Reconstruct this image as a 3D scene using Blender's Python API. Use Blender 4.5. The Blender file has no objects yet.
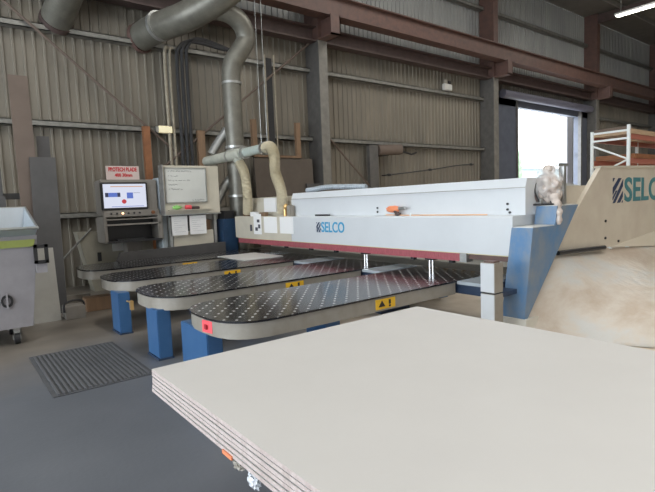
import bpy, bmesh, math, random
from mathutils import Vector, Matrix
random.seed(7)
S = bpy.context.scene
COL = S.collection
PI = math.pi

# ------------------------------------------------------------ materials
def mat(name, col, rough=0.6, metal=0.0, noise=0.0, nscale=6.0, col2=None, bump=0.0, bscale=40.0,
        emit=None, estr=1.0, spec=0.5, trans=0.0, alpha=1.0, stretch=(1, 1, 1), coat=0.0):
    m = bpy.data.materials.new(name); m.use_nodes = True
    nt = m.node_tree; b = nt.nodes['Principled BSDF']
    b.inputs['Base Color'].default_value = (*col, 1)
    b.inputs['Roughness'].default_value = rough
    b.inputs['Metallic'].default_value = metal
    b.inputs['Specular IOR Level'].default_value = spec
    b.inputs['Transmission Weight'].default_value = trans
    b.inputs['Alpha'].default_value = alpha
    b.inputs['Coat Weight'].default_value = coat
    tc = nt.nodes.new('ShaderNodeTexCoord')
    mp = nt.nodes.new('ShaderNodeMapping'); mp.inputs['Scale'].default_value = stretch
    nt.links.new(tc.outputs['Object'], mp.inputs['Vector'])
    if noise > 0 or col2:
        n = nt.nodes.new('ShaderNodeTexNoise'); n.inputs['Scale'].default_value = nscale
        n.inputs['Detail'].default_value = 5; n.inputs['Roughness'].default_value = 0.6
        nt.links.new(mp.outputs[0], n.inputs['Vector'])
        r = nt.nodes.new('ShaderNodeValToRGB')
        r.color_ramp.elements[0].position = 0.35; r.color_ramp.elements[1].position = 0.68
        c2 = col2 or tuple(c * (1 - noise) for c in col)
        r.color_ramp.elements[0].color = (*col, 1); r.color_ramp.elements[1].color = (*c2, 1)
        nt.links.new(n.outputs['Fac'], r.inputs['Fac'])
        nt.links.new(r.outputs['Color'], b.inputs['Base Color'])
    if bump > 0:
        n2 = nt.nodes.new('ShaderNodeTexNoise'); n2.inputs['Scale'].default_value = bscale
        n2.inputs['Detail'].default_value = 4
        nt.links.new(mp.outputs[0], n2.inputs['Vector'])
        bp = nt.nodes.new('ShaderNodeBump'); bp.inputs['Strength'].default_value = bump
        bp.inputs['Distance'].default_value = 0.02
        nt.links.new(n2.outputs['Fac'], bp.inputs['Height'])
        nt.links.new(bp.outputs[0], b.inputs['Normal'])
    if emit:
        b.inputs['Emission Color'].default_value = (*emit, 1)
        b.inputs['Emission Strength'].default_value = estr
    return m

M = {}
M['clad'] = mat('cladding', (0.230, 0.205, 0.165), 0.55, 0.1, 0.3, 1.3, col2=(0.165, 0.150, 0.125), stretch=(1, 1, 0.25))
M['clad_up'] = mat('cladding_upper', (0.33, 0.335, 0.325), 0.5, 0.1, 0.3, 1.3, col2=(0.25, 0.255, 0.255), stretch=(1, 1, 0.25))
M['girt'] = mat('girt_steel', (0.27, 0.265, 0.245), 0.5, 0.3, 0.3, 8)
M['oxide'] = mat('oxide_red_paint', (0.145, 0.080, 0.065), 0.55, 0, 0.35, 5, col2=(0.10, 0.062, 0.055))
M['oxide_dark'] = mat('dark_oxide_paint', (0.09, 0.06, 0.055), 0.6, 0, 0.3, 5)
M['colgrey'] = mat('column_grey', (0.13, 0.125, 0.12), 0.55, 0.1, 0.3, 4, col2=(0.09, 0.088, 0.085))
M['collight'] = mat('column_flange', (0.22, 0.21, 0.19), 0.55, 0.1, 0.3, 4)
M['roof'] = mat('roof_sheet', (0.15, 0.14, 0.13), 0.7, 0, 0.2, 2)
M['cream'] = mat('cream_enamel', (0.58, 0.54, 0.45), 0.35, 0, 0.12, 3, spec=0.5)
M['guardpaint'] = mat('guard_enamel', (0.60, 0.55, 0.46), 0.4, 0, 0.1, 2, col2=(0.52, 0.46, 0.38))
M['cover'] = mat('white_enamel', (0.60, 0.625, 0.65), 0.3, 0, 0.05, 2)
M['apron'] = mat('apron_enamel', (0.29, 0.27, 0.235), 0.35, 0, 0.25, 5, col2=(0.24, 0.215, 0.18))
M['blue'] = mat('machine_blue', (0.03, 0.095, 0.22), 0.4, 0, 0.3, 5, col2=(0.04, 0.11, 0.24))
M['dustyblue'] = mat('dusty_machine_blue', (0.09, 0.20, 0.37), 0.5, 0, 0.3, 5, col2=(0.21, 0.25, 0.29), stretch=(1, 1, 0.6))
M['darkblue'] = mat('dark_blue_enamel', (.02, .055, .12), .45, 0, .2, 5)
M['navy'] = mat('navy', (0.025, 0.045, 0.09), 0.5, 0, 0.2, 6)
M['black'] = mat('black_plastic', (0.015, 0.015, 0.017), 0.4)
M['dark'] = mat('dark_rubber', (0.035, 0.035, 0.038), 0.8, 0, 0.3, 20)
M['chrome'] = mat('chrome', (0.85, 0.86, 0.88), 0.15, 1.0)
M['steel'] = mat('galvanised_steel', (0.50, 0.51, 0.50), 0.35, 0.75, 0.25, 9)
M['duct'] = mat('spiral_duct', (0.195, 0.188, 0.16), 0.42, 0.35, 0.3, 5)
M['infill'] = mat('infill_plate_metal', (.55, .62, .68), .2, .4, .1, 6)
M['red'] = mat('red_bar', (0.42, 0.11, 0.13), 0.4, 0, 0.35, 20, stretch=(1, 4, 1))
M['redink'] = mat('red_ink', (0.55, 0.03, 0.04), 0.6)
M['pinkred'] = mat('red_sticker', (0.85, 0.10, 0.12), 0.5)
M['white'] = mat('white_paper', (0.82, 0.82, 0.82), 0.6)
M['offwhite'] = mat('offwhite', (0.62, 0.62, 0.60), 0.5, 0, 0.1, 5)
M['dullwhite'] = mat('dull_white', (0.34, 0.33, 0.30), 0.6, 0, 0.1, 5)
M['wallconduit'] = mat('wall_conduit', (0.34, 0.30, 0.23), 0.6, 0, .3, 10)
M['board'] = mat('board_face', (0.565, 0.555, 0.54), 0.42, 0, 0.04, 2, bump=0.02, bscale=200)
M['boardedge'] = mat('board_edge', (0.50, 0.43, 0.41), 0.75, 0, 0.4, 60, col2=(0.36, 0.29, 0.27))
M['yellow'] = mat('warning_yellow', (0.72, 0.42, 0.02), 0.5)
M['hose'] = mat('hose_tan', (0.62, 0.56, 0.42), 0.5, 0, 0.15, 30, trans=0.0)
M['pipewhite'] = mat('pipe_paint', (0.56, 0.57, 0.50), 0.35, 0.1, 0.2, 6)
M['timber'] = mat('timber', (0.24, 0.15, 0.09), 0.7, 0, 0.3, 8, stretch=(1, 1, 0.1))
M['orange'] = mat('orange_upright', (0.30, 0.125, 0.055), 0.55, 0, 0.3, 5)
M['brownboard'] = mat('brown_board', (0.14, 0.105, 0.085), 0.7, 0, 0.15, 3)
M['greyboard'] = mat('charcoal_board', (0.075, 0.072, 0.072), 0.7, 0, 0.2, 4)
M['brownsheet'] = mat('brown_sheet', (0.105, 0.085, 0.07), 0.7, 0, 0.15, 4)
M['bin'] = mat('bin_steel', (0.30, 0.285, 0.30), 0.5, 0.2, 0.15, 4)
M['bininner'] = mat('bin_inner', (0.55, 0.61, 0.67), 0.35, 0.6, 0.1, 4)
M['lime'] = mat('lime_tape', (0.30, 0.34, 0.09), 0.6, 0, .2, 6)
M['console'] = mat('console_grey', (0.27, 0.25, 0.225), 0.45, 0, 0.15, 5)
M['paleblue'] = mat('pale_blue_enamel', (0.60, 0.68, 0.74), 0.4)
M['rackwhite'] = mat('rack_white', (0.72, 0.78, 0.80), 0.35)
M['rackorange'] = mat('rack_orange', (0.40, 0.14, 0.10), 0.5)
M['plywood'] = mat('plywood', (0.50, 0.36, 0.24), 0.6, 0, 0.2, 5, stretch=(1, 8, 8))
M['brass'] = mat('brass', (0.75, 0.48, 0.2), 0.35, 0.7)
M['logoblue'] = mat('logo_blue', (0.04, 0.30, 0.52), 0.45)
M['logoteal'] = mat('logo_teal', (0.05, 0.20, 0.23), 0.45)
M['logonavy'] = mat('logo_navy', (0.02, 0.04, 0.10), 0.45)
M['gunorange'] = mat('gun_orange', (0.75, 0.25, 0.12), 0.4)
M['cordorange'] = mat('cord_orange', (0.70, 0.42, 0.25), 0.6)
M['rubmat'] = mat('mat_rubber', (0.075, 0.078, 0.085), 0.7, 0, 0.25, 10)
M['bagfilm'] = mat('plastic_film', (0.85, 0.82, 0.80), 0.25, alpha=0.38, bump=0.6, bscale=18)
M['bag'] = mat('dusty_plastic_bag', (0.60, 0.53, 0.48), 0.35, 0, 0.3, 9, col2=(0.36, 0.30, 0.27), bump=0.8, bscale=14)
M['foil'] = mat('clear_wrap', (0.72, 0.74, 0.78), 0.2, 0.2, 0.2, 20, bump=0.6, bscale=30)
M['lampglow'] = mat('lamp_diffuser', (0.9, 0.9, 0.8), 0.5, emit=(1.0, 0.98, 0.85), estr=9)
M['ambglow'] = mat('amber_lamp', (0.8, 0.75, 0.55), 0.5, emit=(1.0, 0.85, 0.5), estr=0.35)
M['screen'] = mat('screen_white', (0.02, 0.02, 0.02), 0.3, emit=(0.80, 0.84, 1.0), estr=0.95)
M['screenblue'] = mat('screen_blue', (0.02, 0.02, 0.02), 0.3, emit=(0.12, 0.22, 0.75), estr=0.8)
M['screennavy'] = mat('screen_navy', (0.02, 0.02, 0.02), 0.3, emit=(0.01, 0.02, 0.09), estr=0.8)
M['screenred'] = mat('screen_red', (0.02, 0.02, 0.02), 0.3, emit=(0.7, 0.03, 0.05), estr=0.8)
M['screenorange'] = mat('screen_orange', (0.02, 0.02, 0.02), 0.3, emit=(0.8, 0.4, 0.2), estr=0.8)
M['whiteboard'] = mat('whiteboard', (0.62, 0.63, 0.60), 0.25, 0, 0.05, 5)
M['ink'] = mat('board_ink', (0.06, 0.06, 0.08), 0.6)
M['green'] = mat('hedge_green', (0.30, 0.45, 0.28), 0.8, 0, 0.5, 4, bump=0.5, bscale=8)
M['greenbit'] = mat('green_marker', (0.25, 0.55, 0.15), 0.5)
M['lilacwall'] = mat('lilac_render', (0.62, 0.62, 0.72), 0.8, 0, 0.15, 3)
M['outground'] = mat('yard_concrete', (0.45, 0.45, 0.43), 0.9, 0, 0.2, 1)
M['plinth'] = mat('plinth_paint', (0.62, 0.60, 0.54), 0.6, 0, 0.1, 5)

# concrete floor: grey in the open bay, tan with sawdust near the saw
def floor_mat():
    m = bpy.data.materials.new('floor_concrete'); m.use_nodes = True
    nt = m.node_tree; N = nt.nodes; L = nt.links; b = N['Principled BSDF']
    g = N.new('ShaderNodeTexCoord')
    def noise(sc, det, mp=None):
        n = N.new('ShaderNodeTexNoise'); n.inputs['Scale'].default_value = sc; n.inputs['Detail'].default_value = det
        L.new(mp or g.outputs['Object'], n.inputs['Vector']); return n
    def ramp(src, p0, p1, c0, c1):
        r = N.new('ShaderNodeValToRGB'); e = r.color_ramp.elements
        e[0].position = p0; e[1].position = p1; e[0].color = (*c0, 1); e[1].color = (*c1, 1)
        L.new(src, r.inputs['Fac']); return r
    def mix(f, a, c):
        x = N.new('ShaderNodeMix'); x.data_type = 'RGBA'
        L.new(f, x.inputs['Factor']); L.new(a, x.inputs['A']); L.new(c, x.inputs['B']); return x.outputs['Result']
    n1 = noise(0.8, 6); base = ramp(n1.outputs['Fac'], 0.3, 0.7, (0.085, 0.095, 0.112), (0.128, 0.138, 0.156))
    n2 = noise(3.0, 6); tan = ramp(n2.outputs['Fac'], 0.3, 0.7, (0.52, 0.44, 0.34), (0.66, 0.58, 0.48))
    n4 = noise(1.5, 6); brown = ramp(n4.outputs['Fac'], 0.3, 0.7, (0.12, 0.105, 0.09), (0.21, 0.185, 0.155))
    sep = N.new('ShaderNodeSeparateXYZ'); L.new(g.outputs['Object'], sep.inputs[0])
    def mr(src, a, c):
        r = N.new('ShaderNodeMapRange'); r.inputs['From Min'].default_value = a; r.inputs['From Max'].default_value = c
        L.new(src, r.inputs['Value']); return r.outputs['Result']
    n3 = noise(1.2, 5)
    def wob(src, k):
        a = N.new('ShaderNodeMath'); a.operation = 'MULTIPLY_ADD'; a.inputs[1].default_value = k
        L.new(n3.outputs['Fac'], a.inputs[0]); L.new(src, a.inputs[2]); return a.outputs[0]
    fx = mr(wob(sep.outputs['X'], 1.6), 4.0, 5.2)      # sawdust east of the tables
    fy = mr(wob(sep.outputs['Y'], 2.0), 6.2, 8.0)      # browner, older concrete towards the wall
    c = mix(fy, base.outputs['Color'], brown.outputs['Color'])
    c = mix(fx, c, tan.outputs['Color'])
    L.new(c, b.inputs['Base Color'])
    b.inputs['Roughness'].default_value = 0.42
    n5 = noise(30, 4); bp = N.new('ShaderNodeBump'); bp.inputs['Strength'].default_value = 0.12; bp.inputs['Distance'].default_value = 0.01
    L.new(n5.outputs['Fac'], bp.inputs['Height']); L.new(bp.outputs[0], b.inputs['Normal'])
    return m
M['floor'] = floor_mat()

# black air-table top with a staggered grid of pale nozzles
def table_mat():
    m = bpy.data.materials.new('air_table_top'); m.use_nodes = True
    nt = m.node_tree; N = nt.nodes; L = nt.links; b = N['Principled BSDF']
    g = N.new('ShaderNodeTexCoord'); sep = N.new('ShaderNodeSeparateXYZ'); L.new(g.outputs['Object'], sep.inputs[0])
    def ma(op, a, c=None):
        x = N.new('ShaderNodeMath'); x.operation = op
        for i, v in enumerate((a, c)):
            if v is None: continue
            if isinstance(v, (int, float)): x.inputs[i].default_value = v
            else: L.new(v, x.inputs[i])
        return x.outputs[0]
    def grid(ox, oy, px, py):
        fx = ma('SUBTRACT', ma('FRACT', ma('DIVIDE', ma('ADD', sep.outputs['X'], 50 * px + ox), px)), 0.5)
        fy = ma('SUBTRACT', ma('FRACT', ma('DIVIDE', ma('ADD', sep.outputs['Y'], 50 * py + oy), py)), 0.5)
        dx = ma('MULTIPLY', fx, px); dy = ma('MULTIPLY', fy, py)
        d = ma('SQRT', ma('ADD', ma('MULTIPLY', dx, dx), ma('MULTIPLY', dy, dy)))
        return ma('LESS_THAN', d, 0.0125)
    px, py = 0.15, 0.17
    f = ma('MAXIMUM', grid(0, 0, px, py), grid(px / 2, py / 2, px, py))
    geo = N.new('ShaderNodeNewGeometry'); sn = N.new('ShaderNodeSeparateXYZ'); L.new(geo.outputs['Normal'], sn.inputs[0])
    f = ma('MULTIPLY', f, ma('GREATER_THAN', sn.outputs['Z'], 0.8))
    n = N.new('ShaderNodeTexNoise'); n.inputs['Scale'].default_value = 2.5; n.inputs['Detail'].default_value = 5
    L.new(g.outputs['Object'], n.inputs['Vector'])
    r = N.new('ShaderNodeValToRGB'); r.color_ramp.elements[0].position = 0.35; r.color_ramp.elements[1].position = 0.75
    r.color_ramp.elements[0].color = (0.010, 0.010, 0.013, 1); r.color_ramp.elements[1].color = (0.030, 0.029, 0.030, 1)
    L.new(n.outputs['Fac'], r.inputs['Fac'])
    x = N.new('ShaderNodeMix'); x.data_type = 'RGBA'; L.new(f, x.inputs['Factor']); L.new(r.outputs['Color'], x.inputs['A'])
    x.inputs['B'].default_value = (0.66, 0.66, 0.65, 1)
    L.new(x.outputs['Result'], b.inputs['Base Color'])
    b.inputs['Roughness'].default_value = 0.17; b.inputs['Specular IOR Level'].default_value = 0.4
    return m
M['tabletop'] = table_mat()

# pale side skirt with sawdust drifts
def skirt_mat():
    m = bpy.data.materials.new('dusty_skirt'); m.use_nodes = True
    nt = m.node_tree; N = nt.nodes; L = nt.links; b = N['Principled BSDF']
    g = N.new('ShaderNodeTexCoord')
    mp = N.new('ShaderNodeMapping'); mp.inputs['Scale'].default_value = (0.8, 1.2, 1.6); mp.inputs['Rotation'].default_value = (0, 0.6, 0)
    L.new(g.outputs['Object'], mp.inputs[0])
    n = N.new('ShaderNodeTexNoise'); n.inputs['Scale'].default_value = 1.5; n.inputs['Detail'].default_value = 8; n.inputs['Roughness'].default_value = 0.62
    n.inputs['Distortion'].default_value = 0.25; L.new(mp.outputs[0], n.inputs['Vector'])
    r = N.new('ShaderNodeValToRGB'); e = r.color_ramp.elements
    e[0].position = 0.40; e[0].color = (0.50, 0.49, 0.465, 1)
    e[1].position = 0.66; e[1].color = (0.43, 0.35, 0.275, 1)
    k = e.new(0.5); k.color = (0.52, 0.465, 0.40, 1)
    L.new(n.outputs['Fac'], r.inputs['Fac']); L.new(r.outputs['Color'], b.inputs['Base Color'])
    b.inputs['Roughness'].default_value = 0.4
    n2 = N.new('ShaderNodeTexNoise'); n2.inputs['Scale'].default_value = 9; n2.inputs['Detail'].default_value = 6
    L.new(g.outputs['Object'], n2.inputs['Vector'])
    bp = N.new('ShaderNodeBump'); bp.inputs['Strength'].default_value = 0.35; bp.inputs['Distance'].default_value = 0.04
    L.new(n2.outputs['Fac'], bp.inputs['Height']); L.new(bp.outputs[0], b.inputs['Normal'])
    return m
M['skirt'] = skirt_mat()

# ------------------------------------------------------------ mesh helpers
class MB:
    def __init__(s): s.bm = bmesh.new()
    def box(s, x0, x1, y0, y1, z0, z1, bev=0.0):
        x0, x1 = sorted((x0, x1)); y0, y1 = sorted((y0, y1)); z0, z1 = sorted((z0, z1))
        r = bmesh.ops.create_cube(s.bm, size=1.0)
        for v in r['verts']:
            v.co = Vector(((x0 + x1) / 2 + v.co.x * (x1 - x0), (y0 + y1) / 2 + v.co.y * (y1 - y0), (z0 + z1) / 2 + v.co.z * (z1 - z0)))
        if bev > 0:
            es = list({e for v in r['verts'] for e in v.link_edges})
            bmesh.ops.bevel(s.bm, geom=es, offset=bev, segments=2, affect='EDGES')
        return s
    def hexa(s, bot, top):          # two quads of 4 points each
        vs = [s.bm.verts.new(p) for p in list(bot) + list(top)]
        n = len(bot)
        s.bm.faces.new(vs[:n][::-1]); s.bm.faces.new(vs[n:])
        for i in range(n): s.bm.faces.new((vs[i], vs[(i + 1) % n], vs[n + (i + 1) % n], vs[n + i]))
        return s
    def prism(s, pts, axis, a, b, bev=0.0):   # 2-D outline extruded along axis from a to b
        def P(p, t):
            return {'x': (t, p[0], p[1]), 'y': (p[0], t, p[1]), 'z': (p[0], p[1], t)}[axis]
        n0 = len(s.bm.faces)
        s.hexa([P(p, a) for p in pts], [P(p, b) for p in pts])
        return s
    def tube(s, pts, r, seg=10, ribs=None, caps=True, closed=False):
        pts = [Vector(p) for p in pts]
        rings = []; up = None
        for i, p in enumerate(pts):
            a = pts[max(i - 1, 0)]; b = pts[min(i + 1, len(pts) - 1)]
            d = (b - a).normalized()
            if up is None:
                up = Vector((0, 0, 1)) if abs(d.z) < 0.9 else Vector((1, 0, 0))
            u = (up - d * up.dot(d)).normalized(); up = u; w = d.cross(u)
            rr = r[i] if isinstance(r, (list, tuple)) else r
            rings.append([s.bm.verts.new(p + (u * math.cos(2 * PI * k / seg) + w * math.sin(2 * PI * k / seg)) * rr) for k in range(seg)])
        for A, B in zip(rings, rings[1:]):
            for k in range(seg): s.bm.faces.new((A[k], A[(k + 1) % seg], B[(k + 1) % seg], B[k]))
        if caps:
            s.bm.faces.new(rings[0][::-1]); s.bm.faces.new(rings[-1])
        return s
    def blob(s, c, rad, n=3, amp=0.15, seed=1):
        r = bmesh.ops.create_icosphere(s.bm, subdivisions=n, radius=1.0)
        rnd = random.Random(seed); ph = [rnd.uniform(0, 6) for _ in range(6)]
        for v in r['verts']:
            p = v.co.copy()
            k = 1 + amp * (math.sin(p.x * 5 + ph[0]) * math.sin(p.y * 4 + ph[1]) + 0.7 * math.sin(p.z * 7 + ph[2]) * math.cos(p.x * 6 + ph[3]))
            v.co = Vector((c[0] + p.x * rad[0] * k, c[1] + p.y * rad[1] * k, c[2] + p.z * rad[2] * k))
        return s
    def build(s, name, m, parent=None, smooth=False, loc=None):
        bmesh.ops.recalc_face_normals(s.bm, faces=s.bm.faces[:])
        off = Vector(loc) if loc is not None else (wloc(parent) if parent else centre_base(s.bm))
        for v in s.bm.verts: v.co -= off
        me = bpy.data.meshes.new(name); s.bm.to_mesh(me); s.bm.free()
        me.materials.append(m)
        if smooth:
            for p in me.polygons: p.use_smooth = True
            try: me.set_sharp_from_angle(angle=math.radians(40))
            except Exception: pass
        o = bpy.data.objects.new(name, me); COL.objects.link(o)
        if parent: o.parent = parent; o.location = off - wloc(parent)
        else: o.location = off
        return o

def centre_base(bm):
    xs = [v.co.x for v in bm.verts]; ys = [v.co.y for v in bm.verts]; zs = [v.co.z for v in bm.verts]
    return Vector(((min(xs) + max(xs)) / 2, (min(ys) + max(ys)) / 2, min(zs)))
def wloc(o):
    v = Vector(o.location)
    while o.parent: o = o.parent; v += Vector(o.location)
    return v
def tag(o, label, cat, group=None, kind=None):
    o['label'] = label; o['category'] = cat
    if group: o['group'] = group
    if kind: o['kind'] = kind
    return o
def thing(name, label, cat, loc, group=None):
    o = bpy.data.objects.new(name, None); COL.objects.link(o); o.location = loc
    return tag(o, label, cat, group)
def struct(o): o['kind'] = 'structure'; return o
def copy_tree(o, parent=None):
    c = o.copy(); COL.objects.link(c)
    if parent: c.parent = parent
    for ch in list(o.children): copy_tree(ch, c)
    return c
def bezier(pts, n=8):      # Catmull-Rom through the points
    P = [Vector(p) for p in pts]; P = [P[0] * 2 - P[1]] + P + [P[-1] * 2 - P[-2]]; out = []
    for i in range(1, len(P) - 2):
        for k in range(n):
            t = k / n; a, b, c, d = P[i - 1], P[i], P[i + 1], P[i + 2]
            out.append(0.5 * ((2 * b) + (c - a) * t + (2 * a - 5 * b + 4 * c - d) * t * t + (3 * b - a - 3 * c + d) * t ** 3))
    out.append(P[-2]); return out
def text(name, body, size, m, parent, origin, right, up, width=None, bold=0.0, depth=0.003):
    cu = bpy.data.curves.new('tmp', 'FONT'); cu.body = body; cu.size = size; cu.extrude = depth; cu.offset = bold
    t = bpy.data.objects.new('tmp', cu); COL.objects.link(t)
    dg = bpy.context.evaluated_depsgraph_get(); dg.update()
    me = bpy.data.meshes.new_from_object(t.evaluated_get(dg)); bpy.data.objects.remove(t)
    xs = [v.co.x for v in me.vertices]; ys = [v.co.y for v in me.vertices]
    sx = (width / (max(xs) - min(xs))) if width else 1.0; x0 = min(xs); y0 = min(ys)
    R_, U_ = Vector(right), Vector(up); Nn = R_.cross(U_); O = Vector(origin) - wloc(parent)
    for v in me.vertices: v.co = R_ * ((v.co.x - x0) * sx) + U_ * (v.co.y - y0) + Nn * v.co.z
    me.materials.clear(); me.materials.append(m); me.name = name
    o = bpy.data.objects.new(name, me); COL.objects.link(o); o.parent = parent; o.location = O
    return o

# ------------------------------------------------------------ building shell
WX0, WX1, WY0, WY1 = -9.0, 36.0, -9.0, 12.0
def roof_z(y): return 10.35 + (12.0 - y) * 0.06
struct(MB().box(WX0, WX1, WY0, WY1 + 0.1, -0.15, 0).build('floor', M['floor'], loc=(0, 0, 0)))

def cladding(x0, x1, z0, z1):     # ribbed steel sheet, ribs facing the room
    mb = MB(); pts = []; x = x0; pitch = 0.19
    while x < x1 - 1e-4:
        for dx, dy in ((0, 0), (0.125, 0), (0.14, -0.03), (0.175, -0.03)):
            if x + dx < x1: pts.append((x + dx, WY1 + dy))
        x += pitch
    pts.append((x1, WY1)); back = [(x1, WY1 + 0.04), (x0, WY1 + 0.04)]
    a = [mb.bm.verts.new((p[0], p[1], z0)) for p in pts]; b = [mb.bm.verts.new((p[0], p[1], z1)) for p in pts]
    for i in range(len(pts) - 1): mb.bm.faces.new((a[i], a[i + 1], b[i + 1], b[i]))
    return mb
DX0, DX1, DZ = 19.62, 25.05, 5.36
w = struct(cladding(WX0, DX0, 0, 6.55).build('wall_back', M['clad'], loc=(0, 0, 0)))
w2 = cladding(DX1, WX1, 0, 6.55).build('wall_sheet', M['clad'], w)
w3 = cladding(DX0, DX1, DZ, 6.55).build('wall_sheet', M['clad'], w)
w4 = cladding(WX0, WX1, 6.55, roof_z(12)).build('wall_upper_sheet', M['clad_up'], w)
struct(MB().box(WX0, WX1, WY0 - .1, WY0, 0, roof_z(WY0)).build('wall_front', M['clad'], loc=(0, 0, 0)))
struct(MB().box(WX1, WX1 + .1, WY0, WY1, 0, roof_z(WY0)).build('wall_right', M['clad_up'], loc=(0, 0, 0)))
lw = MB(); lw.box(WX0 - .1, WX0, WY0, WY1, 6.2, roof_z(WY0)); lw.box(WX0 - .1, WX0, WY0, -7.5, 0, 6.2); lw.box(WX0 - .1, WX0, 11, WY1, 0, 6.2)
struct(lw.build('wall_left', M['clad'], loc=(0, 0, 0)))
ceil = MB()
ceil.hexa([(WX0, WY0, roof_z(WY0)), (WX1, WY0, roof_z(WY0)), (WX1, WY1 + .1, roof_z(WY1)), (WX0, WY1 + .1, roof_z(WY1))],
          [(WX0, WY0, roof_z(WY0) + .1), (WX1, WY0, roof_z(WY0) + .1), (WX1, WY1 + .1, roof_z(WY1) + .1), (WX0, WY1 + .1, roof_z(WY1) + .1)])
struct(ceil.build('ceiling', M['roof'], loc=(0, 0, 0)))

n = 1
for z in (1.64, 3.58, 5.54, 7.45, 9.0):
    g = MB()
    for a, b in ((WX0, DX0), (DX1, WX1)) if z < 5.4 else ((WX0, WX1),):
        g.box(a, b, 11.78, 11.97, z - 0.02, z); g.box(a, b, 11.78, 11.80, z - 0.13, z); g.box(a, b, 11.78, 11.97, z - 0.13, z - 0.11)
    struct(g.build('trim_%d' % n, M['girt'], loc=(0, 0, 0))); n += 1
# purlins under the roof
for y in (10.3, 8.4, 6.5, 4.6):
    struct(MB().box(WX0, WX1, y - .04, y + .04, roof_z(y) - .2, roof_z(y)).build('trim_%d' % n, M['girt'], loc=(0, 0, 0))); n += 1
# steel columns with corbels
for i, x in enumerate((0.05, 8.76, 17.3, 26.1, 34.6)):
    lab = ['', 'grey steel column in mid wall with a red corbel at its head', 'grey steel column left of the bright doorway, red above the beam',
           'steel column right of the bright doorway, red above the beam', 'red upper steel column at the far right end of the back wall'][i]
    c = bpy.data.objects.new('steel_column', None); COL.objects.link(c); c.location = (x, 11.6, 0)
    struct(c)
    if i == 0: continue
    c['label'] = lab
    web = MB(); web.box(x, x + .30, 11.34, 11.37, 0, 6.25); web.build('front_flange', M['collight'], c)
    MB().box(x, x + .03, 11.37, 11.98, 0, 6.25).box(x + .27, x + .30, 11.37, 11.98, 0, 6.25).build('lower_shaft', M['colgrey'], c)
    MB().box(x, x + .30, 11.34, 11.98, 6.25, roof_z(11.9)).build('upper_shaft', M['oxide'], c)
    k = MB(); k.prism([(11.34, 6.25), (10.75, 6.25), (10.75, 6.76), (11.34, 6.76)], 'x', x + .12, x + .16)
    k.box(x - .02, x + .32, 10.72, 11.34, 6.22, 6.26); k.box(x - .02, x + .32, 10.72, 10.76, 6.22, 6.76)
    k.box(x + .28, x + .32, 10.72, 11.34, 6.22, 6.76)
    k.build('corbel', M['oxide'], c)
    struct(MB().box(x + .05, x + .25, WY0 + .3, 11.34, roof_z(12) - .45, roof_z(12) - .05).build('trim_%d' % n, M['oxide_dark'], loc=(0, 0, 0))); n += 1
# crane runway beam and the darker wall beam behind it
rb = MB(); rb.box(WX0, WX1, 10.85, 11.25, 6.77, 6.80); rb.box(WX0, WX1, 11.02, 11.06, 6.80, 7.30); rb.box(WX0, WX1, 10.85, 11.25, 7.30, 7.33)
rb.box(WX0, WX1, 10.98, 11.00, 6.80, 7.30)
o = struct(rb.build('trim_%d' % n, M['oxide'], loc=(0, 0, 0))); o['label'] = 'long oxide red crane runway beam along the back wall'; n += 1
db = MB(); db.box(WX0, WX1, 11.42, 11.75, 6.20, 6.24); db.box(WX0, WX1, 11.6, 11.64, 6.24, 6.6); db.box(WX0, WX1, 11.42, 11.75, 6.58, 6.62)
o = struct(db.build('trim_%d' % n, M['oxide_dark'], loc=(0, 0, 0))); n += 1
# doorway frame and roller housing
fr = MB(); fr.box(17.85, DX0, 11.75, 11.97, 0, 5.9); fr.box(DX1, 26.0, 11.75, 11.97, 0, 5.9); fr.box(17.85, 26.0, 11.75, 11.97, DZ, 5.9)
o = struct(fr.build('door_1', mat('door_frame_steel', (0.11, 0.125, 0.165), 0.55, 0.1, 0.2, 3), loc=(0, 0, 0)))
MB().tube([(18.2, 11.55, 5.75), (25.9, 11.55, 5.75)], 0.17, 20).build('shutter_roll', mat('shutter_slats', (.12, .12, .16), .55, 0, .15, 3), o, smooth=True)
MB().box(DX0 - .12, DX0 - .02, 11.69, 11.75, 0, 5.8).build('guide_rail', M['colgrey'], o)
MB().box(DX1, DX1 + .12, 11.6, 11.75, 0, 5.8).build('guide_rail', M['colgrey'], o)
# diagonal wall bracing rods
for a, b in (((1.1, 11.72, 6.0), (4.95, 11.72, 2.68)), ((4.2, 11.70, 2.60), (8.75, 11.70, 6.25)), ((9.15, 11.72, 3.72), (11.0, 11.72, 2.05))):
    o = struct(MB().tube([a, b], 0.03, 8).build('trim_%d' % n, M['brownboard'], loc=(0, 0, 0), smooth=True)); n += 1

# ------------------------------------------------------------ outside the doorway
struct(MB().box(-30, 90, 12.2, 90, -0.2, -0.05).build('ground', M['outground'], loc=(0, 0, 0)))
hb = MB()
for i in range(8): hb.blob((25.5 + i * 1.0, 20.5 + random.uniform(-.3, .3), 3.1), (1.0, .9, 3.1 + random.uniform(-.2, .3)), 3, .12, i)
tag(hb.build('hedge', M['green'], smooth=True), 'green hedge outside the doorway at its left edge', 'hedge')
ob = thing('outbuilding', 'pale low building outside seen through the bright doorway', 'building', (46, 30, -.05))
MB().box(37, 58, 28, 33, -.05, 4.3).build('wall', mat('outbuilding_wall', (0.45, 0.55, 0.60), 0.8, 0, .1, 2), ob)
MB().box(36.5, 58.5, 27.6, 33.4, 4.3, 4.5).build('roof', M['steel'], ob)
tag(MB().box(26.1, 29.5, 12.8, 13.2, -.05, 5.8).build('masonry_pier', M['lilacwall']), 'pale lilac masonry pier just outside the right side of the doorway', 'pier')

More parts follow.
